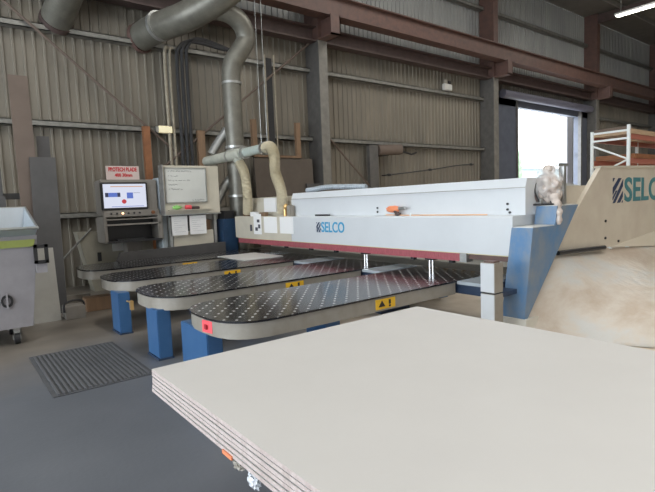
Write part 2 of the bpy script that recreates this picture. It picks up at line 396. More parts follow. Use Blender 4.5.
# ------------------------------------------------------------ ducts
d = thing('large_duct', 'fat grey extraction duct at the top left corner, running into the wall', 'duct', (2.5, 11.0, 5.5))
MB().tube([(2.22, 12.0, 5.62), (2.36, 11.3, 6.08), (2.55, 10.6, 6.55), (2.8, 9.6, 7.25), (3.1, 8.6, 8.0)], 0.31, 28).build('pipe', M['duct'], d, smooth=True)
MB().tube([(2.23, 11.95, 5.65), (2.25, 11.87, 5.70)], 0.335, 28).build('wall_collar', M['oxide_dark'], d, smooth=True)
MB().tube([(2.43, 11.03, 6.26), (2.45, 10.96, 6.31)], 0.325, 28).build('seam_ring', M['steel'], d, smooth=True)
d = thing('branched_duct', 'silver extraction duct curving off the wall and dropping down behind the saw', 'duct', (5.3, 10.2, 0.2))
MB().tube(bezier([(3.95, 12.0, 5.62), (4.15, 11.3, 5.70), (4.55, 10.4, 5.78), (5.1, 9.6, 6.15), (5.9, 8.7, 7.0)], 6), 0.31, 28).build('trunk_pipe', M['duct'], d, smooth=True)
MB().tube([(3.96, 11.97, 5.62), (4.00, 11.88, 5.63)], 0.34, 28).build('wall_collar', M['oxide'], d, smooth=True)
MB().tube([(4.15, 11.2, 5.705), (4.17, 11.12, 5.71)], 0.325, 28).build('seam_ring', M['steel'], d, smooth=True)
MB().tube(bezier([(4.55, 10.3, 5.80), (5.05, 10.0, 5.86), (5.48, 9.95, 5.72), (5.68, 10.0, 5.40), (5.55, 10.05, 5.10), (5.40, 10.15, 4.85), (5.36, 10.2, 4.55)], 7), 0.21, 24).build('elbow', M['duct'], d, smooth=True)
MB().tube([(5.36, 10.2, 4.6), (5.42, 10.25, 0.0)], 0.205, 24).build('drop_pipe', M['duct'], d, smooth=True)
for z in (4.42, 3.0, 1.9):
    MB().tube([(5.37, 10.2, z), (5.37, 10.2, z - .05)], 0.222, 24).build('joint_ring', M['steel'], d, smooth=True)
d = thing('small_branch_pipe', 'short grey pipe elbow beside the dropping duct, above the blue cabinet', 'pipe', (4.9, 10.4, 1.4))
MB().tube(bezier([(4.80, 10.4, 1.45), (4.93, 10.4, 1.75), (5.15, 10.4, 2.1), (5.34, 10.3, 2.35)], 6), [0.10] * 19, 18).build('pipe', M['steel'], d, smooth=True)
MB().tube([(4.78, 10.4, 1.36), (4.82, 10.4, 1.52)], 0.14, 18).build('end_collar', M['offwhite'], d, smooth=True)
MB().tube(bezier([(4.95, 10.55, 2.85), (5.1, 10.5, 3.1), (5.3, 10.4, 3.4)], 6), 0.1, 18).build('upper_pipe', M['steel'], d, smooth=True)

# manifold pipe with its two corrugated hoses
p = thing('extraction_pipe', 'horizontal pale extraction pipe hung above the saw with two drooping hoses', 'pipe', (5.0, 9.3, 2.7))
PX = 5.0
MB().tube([(PX, 10.95, 2.715), (PX, 9.77, 2.725)], 0.112, 22).build('pipe', M['pipewhite'], p, smooth=True)
MB().tube([(PX, 9.79, 2.725), (PX, 9.20, 2.73)], 0.12, 22).tube([(PX, 9.45, 2.71), (PX + .01, 9.33, 2.50)], 0.10, 20).build('tee_piece', M['pipewhite'], p, smooth=True)
MB().tube([(PX, 9.20, 2.73), (PX, 8.22, 2.74)], 0.09, 22).build('pipe', mat('pipe_greenish', (0.46, 0.52, 0.48), .35, .1, .15, 6), p, smooth=True)
for y in (9.77, 9.08, 8.30):
    MB().tube([(PX, y + .03, 2.73), (PX, y - .03, 2.73)], 0.128, 22).build('clamp_ring', M['steel'], p, smooth=True)
def hose(pts, r):
    path = bezier(pts, 34); rr = [r * (1 + 0.10 * (1 if i % 2 else -1)) for i in range(len(path))]
    return MB().tube(path, rr, 18)
hose([(PX, 9.36, 2.56), (PX + .03, 9.20, 2.30), (PX + .06, 9.18, 1.85), (PX + .10, 9.28, 1.47)], 0.095).build('hose', M['hose'], p, smooth=True)
hose([(PX, 8.28, 2.74), (PX, 8.08, 2.73), (PX + .01, 7.98, 2.56), (PX + .03, 8.00, 2.25), (PX + .08, 7.90, 1.88), (PX + .13, 7.96, 1.47)], 0.098).build('hose', M['hose'], p, smooth=True)
for x in (-0.05, .08):
    MB().tube([(PX + x, 8.32, 2.82), (PX + x, 8.32, 10.4)], 0.005, 6).build('hanging_wire', M['steel'], p)

# ------------------------------------------------------------ air tables (the four fingers)
TOP = 0.70
def outline(x0, y0, wd, x1, inset=0.0):
    rx, h = 0.52, wd / 2; pts = []
    for k in range(17):
        a = -PI / 2 - PI * k / 16
        ca, sa = math.cos(a), math.sin(a)
        ex = math.copysign(abs(ca) ** 0.7, ca); ey = math.copysign(abs(sa) ** 0.7, sa)
        pts.append((x0 + rx + ex * (rx - inset), y0 + h + ey * (h - inset)))
    return [(x1, y0 + inset)] + pts + [(x1, y0 + wd - inset)]
FY = [3.50, 5.12, 6.82, 8.47]
TABLE_LABELS = ['nearest black dotted air table, with a red sticker on its rounded end',
                'second nearest black dotted air table, behind the one with the red sticker',
                'third black dotted air table from the front, above the ribbed mat',
                'furthest black dotted air table, in front of the control console']
WD = 1.16
air = thing('air_table', TABLE_LABELS[0], 'table', (1.71, FY[0], 0), 'air tables of the panel saw')
x0, y0 = 1.71, FY[0]
MB().prism(outline(x0, y0, WD, 5.3), 'z', TOP - 0.018, TOP).build('tabletop', M['tabletop'], air, smooth=True)
MB().prism(outline(x0, y0, WD, 4.56, 0.012), 'z', TOP - 0.155, TOP - 0.018).build('apron', M['apron'], air, smooth=True)
st = MB().box(3.30, 3.57, y0 + .004, y0 + .014, 0.565, 0.665).build('warning_sticker', M['yellow'], air)
def tri(cx):
    t = MB(); t.prism([(cx - .045, .59), (cx + .045, .59), (cx, .65)], 'y', y0 - .001, y0 + .005)
    return t
tri(3.38).build('warning_triangle', M['black'], st)
MB().box(3.478, 3.502, y0 - .001, y0 + .005, .605, .65).box(3.478, 3.502, y0 - .001, y0 + .005, .58, .597).build('warning_mark', M['black'], st)
LEGS = [(0.50, 1.10), (0.16, 0.52), (-0.05, 0.32), (0.3, 0.7)]
leg = MB().box(1.73, 1.88, y0 + LEGS[0][0], y0 + LEGS[0][1], 0.02, 0.56, 0.008).build('leg', M['blue'], air)
foot = MB().box(1.72, 1.89, y0 + LEGS[0][0] - .01, y0 + LEGS[0][1] + .01, 0, 0.02).build('foot_plate', M['navy'], leg)
leg2 = MB().box(3.0, 3.2, y0 + .45, y0 + .8, 0, 0.545, 0.008).build('leg', M['blue'], air)
tables = [air]
for i in range(1, 4):
    c = copy_tree(air); c.location.y = FY[i]; c['label'] = TABLE_LABELS[i]; tables.append(c)
    l = [k for k in c.children if k.name.startswith('leg')][0]
    w0 = LEGS[0][1] - LEGS[0][0]; w1 = LEGS[i][1] - LEGS[i][0]
    l.scale.y = w1 / w0; l.location.y = LEGS[i][0] - LEGS[0][0] * w1 / w0
    if i == 3: l.location.x += 1.1
rs = MB().prism([(1.728, 3.88), (1.703, 4.02), (1.713, 4.02), (1.738, 3.88)], 'z', 0.568, 0.672).build('red_sticker', M['pinkred'], air)
rs['label'] = 'red square sticker'
MB().box(1.700, 1.710, 3.935, 3.975, .60, .64).build('sticker_mark', mat('sticker_ink', (.35, .02, .03), .5), rs)
av = MB().box(1.84, 1.88, 6.62, 6.68, .34, .46).tube([(1.86, 6.65, .44), (1.83, 6.82, .44)], .012, 10).build('air_valve', M['brass'], tables[2])

tag(MB().prism([(2.50, .60), (2.62, .84), (4.80, .88), (4.80, .60)], 'y', 9.80, 9.92).build('dark_fence', M['greyboard'], loc=None), 'dark grey side fence rail along the back of the farthest air table', 'rail')

# white offcut panel lying on the far tables
tag(MB().box(4.03, 4.83, 7.55, 8.60, TOP, TOP + .012).build('offcut_panel', M['board']), 'small white offcut panel lying across the far air tables', 'panel')

# ------------------------------------------------------------ the beam saw
saw = thing('beam_saw', 'long white and cream panel saw body with blue end bracket behind the air tables', 'machine', (5.5, 6.4, 0))
YN, YF = 3.06, 9.68
MB().prism([(5.0, .966), (5.0, 1.40), (5.015, 1.42), (5.9, 1.42), (5.9, .966)], 'y', YN, 7.50).build('front_cover', M['cover'], saw)
MB().prism([(5.0, .966), (5.0, 1.40), (5.015, 1.42), (5.9, 1.42), (5.9, .966)], 'y', 7.505, YF).build('end_cover', M['cream'], saw)
MB().prism([(5.2, 1.42), (5.2, 1.735), (5.24, 1.842), (5.5, 1.842), (6.5, 1.74), (6.5, 1.42)], 'y', 3.02, 7.75).build('top_cover', M['cover'], saw)
MB().prism([(5.28, 1.42), (5.28, 1.70), (5.32, 1.80), (6.5, 1.74), (6.5, 1.42)], 'y', 7.76, 9.78).build('top_cover', M['cream'], saw)
MB().box(5.19, 5.20, 3.02, 7.75, 1.73, 1.736).build('seam_strip', M['apron'], saw)
for y in (5.42, 3.24):
    for z in (1.535, 1.475) if y > 5 else (1.55, 1.485, 1.45):
        MB().tube([(5.202, y - (0 if z > 1.46 else .03), z), (5.185, y - (0 if z > 1.46 else .03), z)], .014, 12).build('bolt', M['black'], saw)
pb = MB().box(5.02, 5.12, 3.78, 9.6, .858, .964).build('pressure_bar', M['red'], saw)
MB().box(5.0, 5.13, 3.68, 3.78, .85, .962).build('end_cap', M['steel'], pb)
MB().box(5.05, 5.12, 3.1, 3.68, .89, .962).build('end_bracket', M['oxide'], pb)
MB().box(5.012, 5.02, 3.08, 9.6, .955, .97).build('lower_trim', mat('yellow_trim', (.62, .56, .33), .5), saw)
cl = None
for y in (4.28, 5.56):
    for dy in (-.032, .022):
        MB().tube([(5.05, y + dy, TOP), (5.05, y + dy, .87)], .015, 14).build('chrome_pin', M['chrome'], saw, smooth=True)
    MB().box(5.0, 5.1, y - .07, y + .06, .84, .86).build('pin_block', M['black'], saw)
for y in (3.95, 4.6, 6.3, 7.0, 7.8): MB().box(5.04, 5.10, y - .03, y + .03, .82, .858).build('knuckle', M['dark'], saw)
MB().box(4.62, 5.75, 3.15, 9.7, .545, .655).build('base_beam', M['navy'], saw)
for y in (5.3, 7.6, 9.2): MB().box(4.9, 5.5, y - .2, y + .2, 0, .545).build('base_leg', M['navy'], saw)
for a, b in ((3.18, 3.495), (4.755, 5.115), (6.375, 6.815), (8.075, 8.465)):
    MB().box(4.57, 5.3, a, b, .66, TOP - .004).build('infill_plate', M['infill'], saw)
MB().box(5.305, 5.95, 3.18, 9.7, .655, TOP).build('rear_plate', M['apron'], saw)
MB().box(5.85, 5.9, 3.1, 9.65, TOP, .966).build('rear_screen', M['guardpaint'], saw)
for k in range(9): MB().tube([(5.80, 3.7 + k * .16, .80), (5.85, 3.7 + k * .16, .80)], .025, 10).build('nozzle', M['brass'], saw)
MB().box(5.95, 6.6, 4.9, 9.7, .60, TOP).build('rear_table', M['apron'], saw)
for x in (6.35,):
    for y in (5.2, 9.3): MB().box(x, x + .2, y, y + .2, 0, .60).build('rear_leg', M['blue'], saw)
# emblem + name on the cover
def emblem(nm, m1, m2, origin, right, up, w, h, parent, t=.004):
    R_, U_ = Vector(right), Vector(up); Nn = R_.cross(U_); O = Vector(origin)
    mb = MB()
    def quad(ps):
        a = [O + R_ * u * w + U_ * v * h for u, v in ps]; mb.hexa(a, [q + Nn * t for q in a])
    quad([(0, 0), (.22, 0), (1, .68), (1, .95)]); quad([(0, .34), (0, .62), (.55, 1), (.85, 1)])
    quad([(.42, 0), (.72, 0), (1, .25), (1, .48)]); quad([(0, .85), (0, 1), (.2, 1)]); quad([(.88, 0), (1, 0), (1, .1)])
    quad([(0, .12), (0, .24), (.3, .5), (.45, .5)])
    return mb.build(nm, m1, parent)
emblem('emblem', M['logonavy'], None, (4.998, 6.72, 1.15), (0, -1, 0), (0, 0, 1), .115, .17, saw)
text('maker_lettering', 'SELCO', .235, M['logoblue'], saw, (4.997, 6.585, 1.155), (0, -1, 0), (0, 0, 1), width=.60, bold=.004)
# blue end bracket on its pale plinth
br = MB()
prof = [(4.95, .28), (4.95, 1.29), (5.42, 1.29), (5.42, 1.51), (5.92, 1.51), (5.02, .28)]
a = [(x, 3.04 + (1.29 - z) * .13, z) for x, z in prof]; b = [(x, 2.79 + (1.29 - z) * .10, z) for x, z in prof]
br.hexa(a, b).build('end_bracket', M['dustyblue'], saw)
MB().box(4.97, 5.42, 2.80, 3.03, 1.29, 1.30).box(5.43, 5.90, 2.77, 3.02, 1.51, 1.52).build('bracket_cap', M['offwhite'], saw)
MB().box(4.93, 5.25, 2.86, 3.20, 0, .28).build('plinth', M['plinth'], saw)
# white square post
MB().box(4.46, 4.61, 2.935, 3.105, 0, .62).build('post', M['apron'], saw)
MB().box(4.46, 4.61, 2.935, 3.105, .635, .95).build('post', M['apron'], saw)
MB().box(4.47, 4.60, 2.945, 3.095, .62, .635).build('post_gap', M['dark'], saw)
MB().box(4.452, 4.46, 2.94, 3.10, 0, .615).build('post_plate', M['cover'], saw)
MB().box(4.452, 4.46, 2.94, 3.10, .64, .945).build('post_plate', M['cover'], saw)
MB().box(4.48, 4.59, 2.96, 3.08, .95, .965).build('post_cap', M['oxide'], saw)
MB().box(4.6, 5.0, 2.98, 3.15, .56, .61).build('post_arm', M['navy'], saw)
# side guard with its lettering
gp = MB().prism([(5.66, .94), (6.92, 1.965), (9.7, 2.01), (9.7, .70), (7.26, .885), (6.9, .90)], 'y', 2.95, 3.01).build('side_guard', M['guardpaint'], saw)
MB().prism([(6.92, 1.965), (9.7, 2.01), (9.7, 2.04), (6.90, 1.99)], 'y', 2.935, 3.04).build('guard_lip', M['cream'], gp)
MB().prism([(7.28, .885), (9.7, 1.06), (9.7, .70)], 'y', 2.94, 2.95).build('lower_flange', mat('flange_enamel', (.68, .63, .53), .4), gp)
MB().box(5.9, 9.7, 3.01, 3.06, .95, 1.74).build('guard_backing', M['guardpaint'], gp)
emblem('guard_emblem', M['logonavy'], None, (7.30, 2.948, 1.485), (1, 0, 0), (0, 0, 1), .33, .345, gp)
text('guard_lettering', 'SELCO', .475, M['logoteal'], gp, (7.69, 2.947, 1.49), (1, 0, 0), (0, 0, 1), width=1.80, bold=.010)
for x, z in ((7.08, 1.25), (7.08, 1.02), (7.5, .945)): MB().tube([(x, 2.95, z), (x, 2.935, z)], .018, 10).build('bolt', M['black'], gp)
MB().tube([(5.70, 2.90, .945), (6.95, 2.90, .905)], .028, 10).build('guard_tube', M['black'], gp, smooth=True)
# dusty side skirt sloping from the guard to the floor
sk = MB(); NX, NZ = 46, 16; grid = []
for i in range(NX + 1):
    x = 5.0 + 4.8 * i / NX; row = []
    s = min(1, max(0, (x - 5.0) / 1.3)); s = s * s * (3 - 2 * s)
    zt = .93 - max(0, x - 5.7) * .056 if x > 5.65 else .30 + (x - 5.0) / .65 * .63
    yb = 2.86 - s * 1.6
    for j in range(NZ + 1):
        t = j / NZ
        z = zt * (1 - t) ** 1.25; y = 2.97 - .02 * (1 - s) + (yb - 2.97) * (t ** 1.15)
        y += .035 * math.sin(x * 3.1 + t * 5) * t * (1 - t) * 4 * s
        z += .02 * (1 + math.sin(x * 2.3 + 1 + t * 7)) * t * (1 - t) * 4 * s
        row.append(sk.bm.verts.new((x, y, max(z, 0.0))))
    grid.append(row)
for i in range(NX):
    for j in range(NZ): sk.bm.faces.new((grid[i][j], grid[i + 1][j], grid[i + 1][j + 1], grid[i][j + 1]))
sko = sk.build('side_skirt', M['skirt'], saw, smooth=True)
sm = sko.modifiers.new('thickness', 'SOLIDIFY'); sm.thickness = .02; sm.offset = -1
# blue cabinet at the far end of the saw
bc = thing('blue_cabinet', 'dark blue cabinet at the far end of the saw beside the white board', 'cabinet', (5.05, 10.15, 0))
MB().box(4.85, 5.19, 9.95, 10.4, 0, 1.37, .01).build('body', M['darkblue'], bc)
MB().box(4.87, 5.17, 9.94, 9.95, .1, 1.2).build('door', M['darkblue'], bc)
MB().box(4.9, 5.15, 10.0, 10.3, 1.37, 1.55).build('black_motor', M['black'], bc)

# things on the saw
for i, (a, b, lab, ink) in enumerate(((8.86, 8.56, 'white sheet with a diagram taped at the cream end of the saw', 1),
                                   (8.45, 7.98, 'middle of three paper sheets taped to the saw, near the hoses', 0),
                                   (7.87, 7.43, 'paper sheet taped to the saw nearest the blue lettering', 0))):
    o = MB().box(4.992, 4.999, b, a, 1.10 if not ink else 1.06, 1.41 if not ink else 1.47).build('taped_sheet', M['white'])
    tag(o, lab, 'paper', 'sheets taped on the saw')
    if ink:
        MB().box(4.989, 4.992, 8.72, 8.62, 1.30, 1.36).box(4.989, 4.992, 8.80, 8.70, 1.13, 1.2).box(4.989, 4.992, 8.68, 8.60, 1.18, 1.26).build('diagram', M['ink'], o)
tag(MB().box(4.992, 4.999, 9.02, 8.94, 1.12, 1.25).build('black_label', M['ink']), 'small black label at the cream end of the saw', 'label')
# air gun on the ledge with orange cord
ag = thing('air_gun', 'orange air blow gun lying on the ledge of the saw cover', 'tool', (5.1, 5.1, 1.42))
MB().blob((5.10, 5.13, 1.515), (.05, .13, .05), 3, .12, 3).build('body', M['gunorange'], ag, smooth=True)
MB().tube([(5.10, 5.10, 1.50), (5.09, 5.02, 1.44)], .03, 10).blob((5.09, 5.03, 1.445), (.035, .06, .025), 2, 0, 2).build('grip', M['oxide_dark'], ag, smooth=True)
MB().tube([(5.10, 5.03, 1.52), (5.10, 4.90, 1.53)], .022, 10).build('nozzle', M['steel'], ag, smooth=True)
MB().tube([(5.08, 5.26, 1.435), (5.09, 4.9, 1.428), (5.12, 4.4, 1.428), (5.13, 3.8, 1.428), (5.13, 3.6, 1.428)], .008, 8).build('cord', M['cordorange'], ag, smooth=True)
ag.location.y -= .13
tag(MB().tube([(5.08, 6.85, 1.435), (5.12, 6.5, 1.435)], .015, 8).build('screwdriver', M['dark']), 'dark screwdriver lying on the saw ledge above the blue lettering', 'tool')
tag(MB().tube([(5.1, 4.66, 1.42), (5.1, 4.66, 1.45)], .02, 10).build('bolt_nut', M['steel']), 'small steel nut on the saw ledge right of the air gun', 'nut')
v = thing('brass_valve', 'brass valve body on the saw ledge right of the drooping hoses', 'valve', (5.1, 7.75, 1.42))
MB().tube([(5.12, 7.86, 1.42), (5.12, 7.86, 1.60)], .035, 12).blob((5.12, 7.84, 1.60), (.05, .06, .06), 2, 0, 1).build('body', M['brass'], v, smooth=True)
MB().box(5.06, 5.16, 7.60, 7.72, 1.42, 1.62, .01).build('bracket', M['apron'], v)
for i, (y, h, m_, lab) in enumerate(((9.3, .07, 'timber', 'brown block on the saw ledge at the foot of the left hose'),
                                (9.0, .09, 'white', 'white block on the saw ledge between the two hoses'),
                                (8.62, .08, 'timber', 'brown block on the saw ledge left of the right hose'))):
    tag(MB().box(5.05, 5.15, y - .10, y + .10, 1.42, 1.42 + h, .008).build('small_block', M[m_]), lab, 'block', 'blocks on the saw ledge')
tag(MB().box(5.25, 5.28, 8.4, 8.85, 1.50, 1.78).build('white_box_cover', M['white']), 'white square plate on the cream top cover between the hoses', 'plate')
# ribbed conduit lying on top
path = bezier([(5.55, 7.72, 1.89), (5.55, 7.5, 1.90), (5.55, 7.1, 1.925), (5.6, 6.6, 1.91), (5.6, 6.1, 1.885)], 16)
tag(MB().tube(path, [.043 * (1 + .16 * (1 if i % 2 else -1)) for i in range(len(path))], 12).build('ribbed_conduit', mat('conduit_grey', (.30, .34, .38), .4, .2), smooth=True),
    'grey ribbed conduit lying along the top of the saw cover', 'conduit')
# bagged device on the bracket
bd = thing('bagged_motor', 'device wrapped in a dusty plastic bag on top of the blue bracket', 'motor', (5.6, 2.92, 1.52))
MB().blob((5.58, 2.93, 1.76), (.11, .115, .12), 4, .22, 5).blob((5.56, 2.96, 1.66), (.08, .09, .10), 4, .2, 2).blob((5.56, 2.94, 1.92), (.06, .065, .06), 3, .2, 8).blob((5.60, 2.88, 1.64), (.07, .07, .10), 3, .25, 11).build('bag', M['bag'], bd, smooth=True)
MB().tube(bezier([(5.54, 2.86, 1.62), (5.48, 2.80, 1.52), (5.47, 2.775, 1.42), (5.475, 2.775, 1.30)], 6), [.060 - .0018 * i + .008 * math.sin(i * 1.3) for i in range(19)], 12).build('bag_tail', M['bag'], bd, smooth=True)
MB().box(5.64, 5.70, 2.80, 2.86, 1.52, 1.96).build('steel_post', M['steel'], bd)
MB().box(5.52, 5.74, 2.80, 2.86, 1.96, 1.99).build('post_arm', M['steel'], bd)
for k, c in enumerate(('dark', 'oxide', 'steel')):
    MB().tube(bezier([(5.42, 2.98 + k * .02, 1.56), (5.40, 3.02 + k * .02, 1.70), (5.48, 3.02, 1.84 - k * .03), (5.60, 2.96, 1.90 - k * .03)], 8), .010, 8).build('cable', M[c], bd, smooth=True)
MB().box(5.43, 5.50, 2.97, 3.02, 1.52, 1.60, .01).build('terminal_block', M['steel'], bd)
MB().box(5.48, 5.56, 2.82, 2.88, 1.52, 1.57).build('terminal_block', M['dark'], bd)
MB().tube([(5.34, 3.14, 1.53), (5.44, 2.80, 1.53)], .012, 8).build('rod', M['black'], bd)

MB().blob((5.57, 2.95, 1.78), (.15, .14, .17), 4, .26, 21).build('outer_film', M['bagfilm'], bd, smooth=True)
# ------------------------------------------------------------ control console
cs = thing('control_console', 'grey operator console with a lit flat monitor beyond the far air table', 'console', (2.98, 10.55, 0))
MB().box(2.44, 3.54, 10.36, 10.85, 1.60, 2.31, .02).build('monitor_housing', M['console'], cs)
MB().box(2.42, 3.32, 10.28, 10.36, 1.69, 2.25, .015).build('monitor_bezel', M['black'], cs)
sc = MB().box(2.46, 3.28, 10.272, 10.282, 1.735, 2.215).build('screen', M['screen'], cs)
MB().box(2.60, 3.22, 10.268, 10.272, 2.155, 2.17).build('title_bar', M['screenorange'], sc)
MB().box(2.49, 2.55, 10.268, 10.272, 1.955, 2.04).box(2.72, 2.775, 10.268, 10.272, 1.955, 2.04).build('dark_icon', M['screennavy'], sc)
MB().box(2.552, 2.718, 10.268, 10.272, 1.955, 2.04).box(2.90, 3.02, 10.268, 10.272, 1.92, 2.04).build('blue_icon', M['screenblue'], sc)
MB().box(3.03, 3.16, 10.268, 10.272, 2.03, 2.036).build('text_line', M['screennavy'], sc)
MB().tube([(2.84, 10.272, 1.86), (2.84, 10.268, 1.86)], .045, 14).build('red_icon', M['screenred'], sc)
MB().box(2.60, 3.22, 10.268, 10.272, 1.755, 1.765).build('status_line', M['screenblue'], sc)
MB().box(2.44, 3.54, 10.29, 10.38, 1.55, 1.685, .01).build('button_panel', M['console'], cs)
for k in range(6): MB().tube([(2.58 + k * .11, 10.29, 1.62), (2.58 + k * .11, 10.27, 1.62)], .02, 10).build('button', M['black'] if k != 2 else mat('lit_button', (.8, .6, .4), .5, emit=(1, .6, .3), estr=3), cs)
MB().tube([(3.40, 10.29, 1.62), (3.40, 10.25, 1.62)], .035, 14).build('knob', M['orange'], cs)
MB().box(2.46, 3.52, 10.18, 10.80, 1.38, 1.41).box(2.46, 3.52, 10.20, 10.80, 1.49, 1.51).build('shelf', M['console'], cs)
MB().box(3.46, 3.56, 10.18, 10.85, 1.03, 1.56, .02).build('side_cheek', M['console'], cs)
MB().box(2.42, 2.48, 10.22, 10.85, 1.03, 1.56, .02).build('side_cheek', M['console'], cs)
MB().box(2.48, 3.46, 10.60, 10.85, 1.06, 1.38).box(2.48, 3.46, 10.5, 10.6, 1.41, 1.49).build('dark_recess', M['black'], cs)
MB().box(2.46, 3.52, 10.16, 10.85, 1.03, 1.07).build('keyboard_shelf', M['black'], cs)
MB().box(2.65, 3.2, 10.20, 10.40, 1.07, 1.095, .005).build('keyboard', M['dark'], cs)
MB().box(2.9, 3.2, 10.5, 10.8, 0, 1.04).build('pedestal', M['console'], cs)
cs.location.x += .04; cs.scale.z = .98
# sign above
sg = tag(MB().box(2.63, 3.27, 10.46, 10.48, 2.265, 2.54).build('blade_sign', mat('sign_pink', (.60, .50, .47), .6)), 'small handwritten pinkish sign with red letters standing above the monitor', 'sign')
text('red_lettering', 'PROTECH BLADE', .11, M['redink'], sg, (2.675, 10.457, 2.43), (1, 0, 0), (0, 0, 1), width=.55, bold=.004)
text('red_lettering', '400 30mm', .09, M['redink'], sg, (2.79, 10.457, 2.325), (1, 0, 0), (0, 0, 1), width=.34, bold=.003)
# cream housing below console
ch = thing('cream_housing', 'cream sheet metal housing below and left of the operator console', 'housing', (2.8, 11.1, 0))
MB().prism([(2.35, 0), (2.1, 1.24), (3.6, 1.20), (3.6, 0)], 'y', 10.9, 11.3).build('body', mat('dull_cream', (.34, .32, .26), .5, 0, .15, 4), ch)
MB().box(2.75, 3.35, 10.88, 10.90, .80, 1.12).build('hatch', M['offwhite'], ch)
MB().box(2.45, 2.52, 10.88, 10.90, .62, .80).build('slot', M['dark'], ch)
tag(MB().box(3.61, 3.74, 10.32, 10.75, 0, 2.30, .02).build('pale_cabinet', M['paleblue']), 'narrow pale blue cabinet standing between the console and white board', 'cabinet')
# notice cabinet with whiteboard
nb = thing('notice_cabinet', 'cream upright cabinet carrying a whiteboard, beside the operator console', 'cabinet', (4.2, 10.1, 0))
MB().box(3.60, 4.83, 10.02, 10.22, 1.52, 2.53, .01).build('upper_body', M['cream'], nb)
MB().box(3.58, 3.60, 9.98, 10.22, 1.50, 2.54).box(3.56, 4.83, 9.985, 10.02, 1.50, 1.52).build('edge_frame', M['steel'], nb)
MB().box(3.70, 3.76, 10.10, 10.2, 0, 1.52).build('post', M['steel'], nb)
MB().box(4.70, 4.76, 10.10, 10.2, 0, 1.52).build('post', M['steel'], nb)
MB().box(3.78, 4.68, 10.12, 10.2, 0, 1.15).build('lower_body', M['cream'], nb)
MB().box(3.70, 4.5, 10.05, 10.1, 1.46, 1.52).build('clip_rail', M['dark'], nb)
wb = thing('whiteboard', 'framed whiteboard with rows of handwriting on the cream cabinet', 'whiteboard', (4.1, 10.01, 1.75))
MB().box(3.64, 4.52, 10.00, 10.02, 1.77, 2.47).build('panel', M['whiteboard'], wb)
MB().box(3.63, 3.65, 9.985, 10.02, 1.755, 2.485).box(4.51, 4.53, 9.985, 10.02, 1.755, 2.485).box(3.63, 4.53, 9.985, 10.02, 1.755, 1.775).box(3.63, 4.53, 9.985, 10.02, 2.465, 2.485).build('frame', M['steel'], wb)
rr = random.Random(3)
for (x, z, L) in ((3.70, 2.41, .50), (3.70, 2.31, .22), (3.70, 2.22, .46), (3.70, 2.13, .2), (3.70, 2.04, .30), (4.20, 1.81, .26)):
    xx = x; pts = []; ink = MB()
    while xx < x + L:
        pts.append((xx, 9.997, z + rr.uniform(-.016, .016))); xx += .012
        if rr.random() < .12 and len(pts) > 2: ink.tube(pts, .003, 4); pts = []; xx += .02
    if len(pts) > 2: ink.tube(pts, .003, 4)
    ink.build('handwritten_line', M['ink'], wb)
tag(MB().box(3.66, 4.6, 9.93, 10.02, 1.60, 1.615).build('marker_shelf', M['cream']), 'narrow cream ledge under the whiteboard', 'shelf')
tag(MB().blob((3.84, 9.97, 1.66), (.09, .035, .045), 3, .2, 2).build('green_cloth', M['greenbit'], smooth=True), 'green cloth on the ledge under the whiteboard', 'cloth')
tag(MB().tube([(4.02, 9.97, 1.66), (4.14, 9.97, 1.66)], .045, 14).build('tape_roll', M['pinkred'], smooth=True), 'red roll on the ledge under the whiteboard', 'roll')
tag(MB().tube([(4.16, 9.97, 1.645), (4.32, 9.97, 1.645)], .03, 12).build('marker_pot', M['oxide_dark'], smooth=True), 'dark brown tube right of the red roll under the whiteboard', 'tube')
for a, b, lab in ((3.73, 4.07, 'left of two white paper sheets hanging below the whiteboard'), (4.12, 4.49, 'right of two white paper sheets hanging below the whiteboard')):
    o = tag(MB().box(a, b, 10.04, 10.05, 1.08, 1.48).build('hanging_sheet', M['white']), lab, 'paper', 'sheets under the whiteboard')
    mbk = MB()
    for k in range(7): mbk.box(a + .05, b - .05 - .08 * (k % 3), 10.037, 10.04, 1.42 - k * .045, 1.424 - k * .045)
    mbk.build('print_lines', mat('print_grey', (.35, .35, .4), .6), o)

# ------------------------------------------------------------ wall-side items
def upright(x0, x1, z1, m_, lab, cat, name, y=11.68, z0=0):
    return tag(MB().box(x0, x1, y - .06, y + .06, z0, z1).build(name, M[m_]), lab, cat)
upright(3.80, 3.95, 3.56, 'orange', 'orange timber upright behind the operator console', 'post', 'timber_post')
upright(5.12, 5.30, 3.54, 'timber', 'orange brown timber upright behind the pale extraction pipe', 'post', 'timber_post')
el = thing('wall_lamp', 'small glowing cream lamp on the middle wall rail above the whiteboard', 'lamp', (4.35, 11.7, 3.44))
MB().box(4.18, 4.50, 11.66, 11.76, 3.44, 3.60, .01).build('diffuser', M['ambglow'], el)
MB().box(4.12, 4.18, 11.68, 11.78, 3.45, 3.58).build('end_cap', M['steel'], el)
for x, r, m_, lab in ((4.44, .04, 'wallconduit', 'tan conduit running down the wall left of the dark cables'), (4.56, .03, 'wallconduit', 'thin tan conduit between the wider tan one and the dark cables')):
    tag(MB().tube(bezier([(x, 11.7, 0), (x, 11.7, 3), (x, 11.7, 5.2), (x + .1, 11.7, 5.45)], 5), r, 10).build('conduit', M[m_], smooth=True), lab, 'conduit')
for k, (x, lab) in enumerate(((4.72, 'leftmost thick dark cable dropping down the wall'), (4.84, 'middle thick dark cable dropping down the wall'), (4.96, 'rightmost thick dark cable dropping down the wall'))):
    tag(MB().tube(bezier([(x, 11.66, 0), (x, 11.66, 3), (x, 11.66, 5.0), (x + .06, 11.66, 5.45 + .05 * k), (x + .4, 11.66, 5.66 + .05 * k), (x + 1.3, 11.66, 5.60)], 6), .042, 10).build('wall_cable', M['dark'], smooth=True), lab, 'cable', 'dark cables on the back wall')
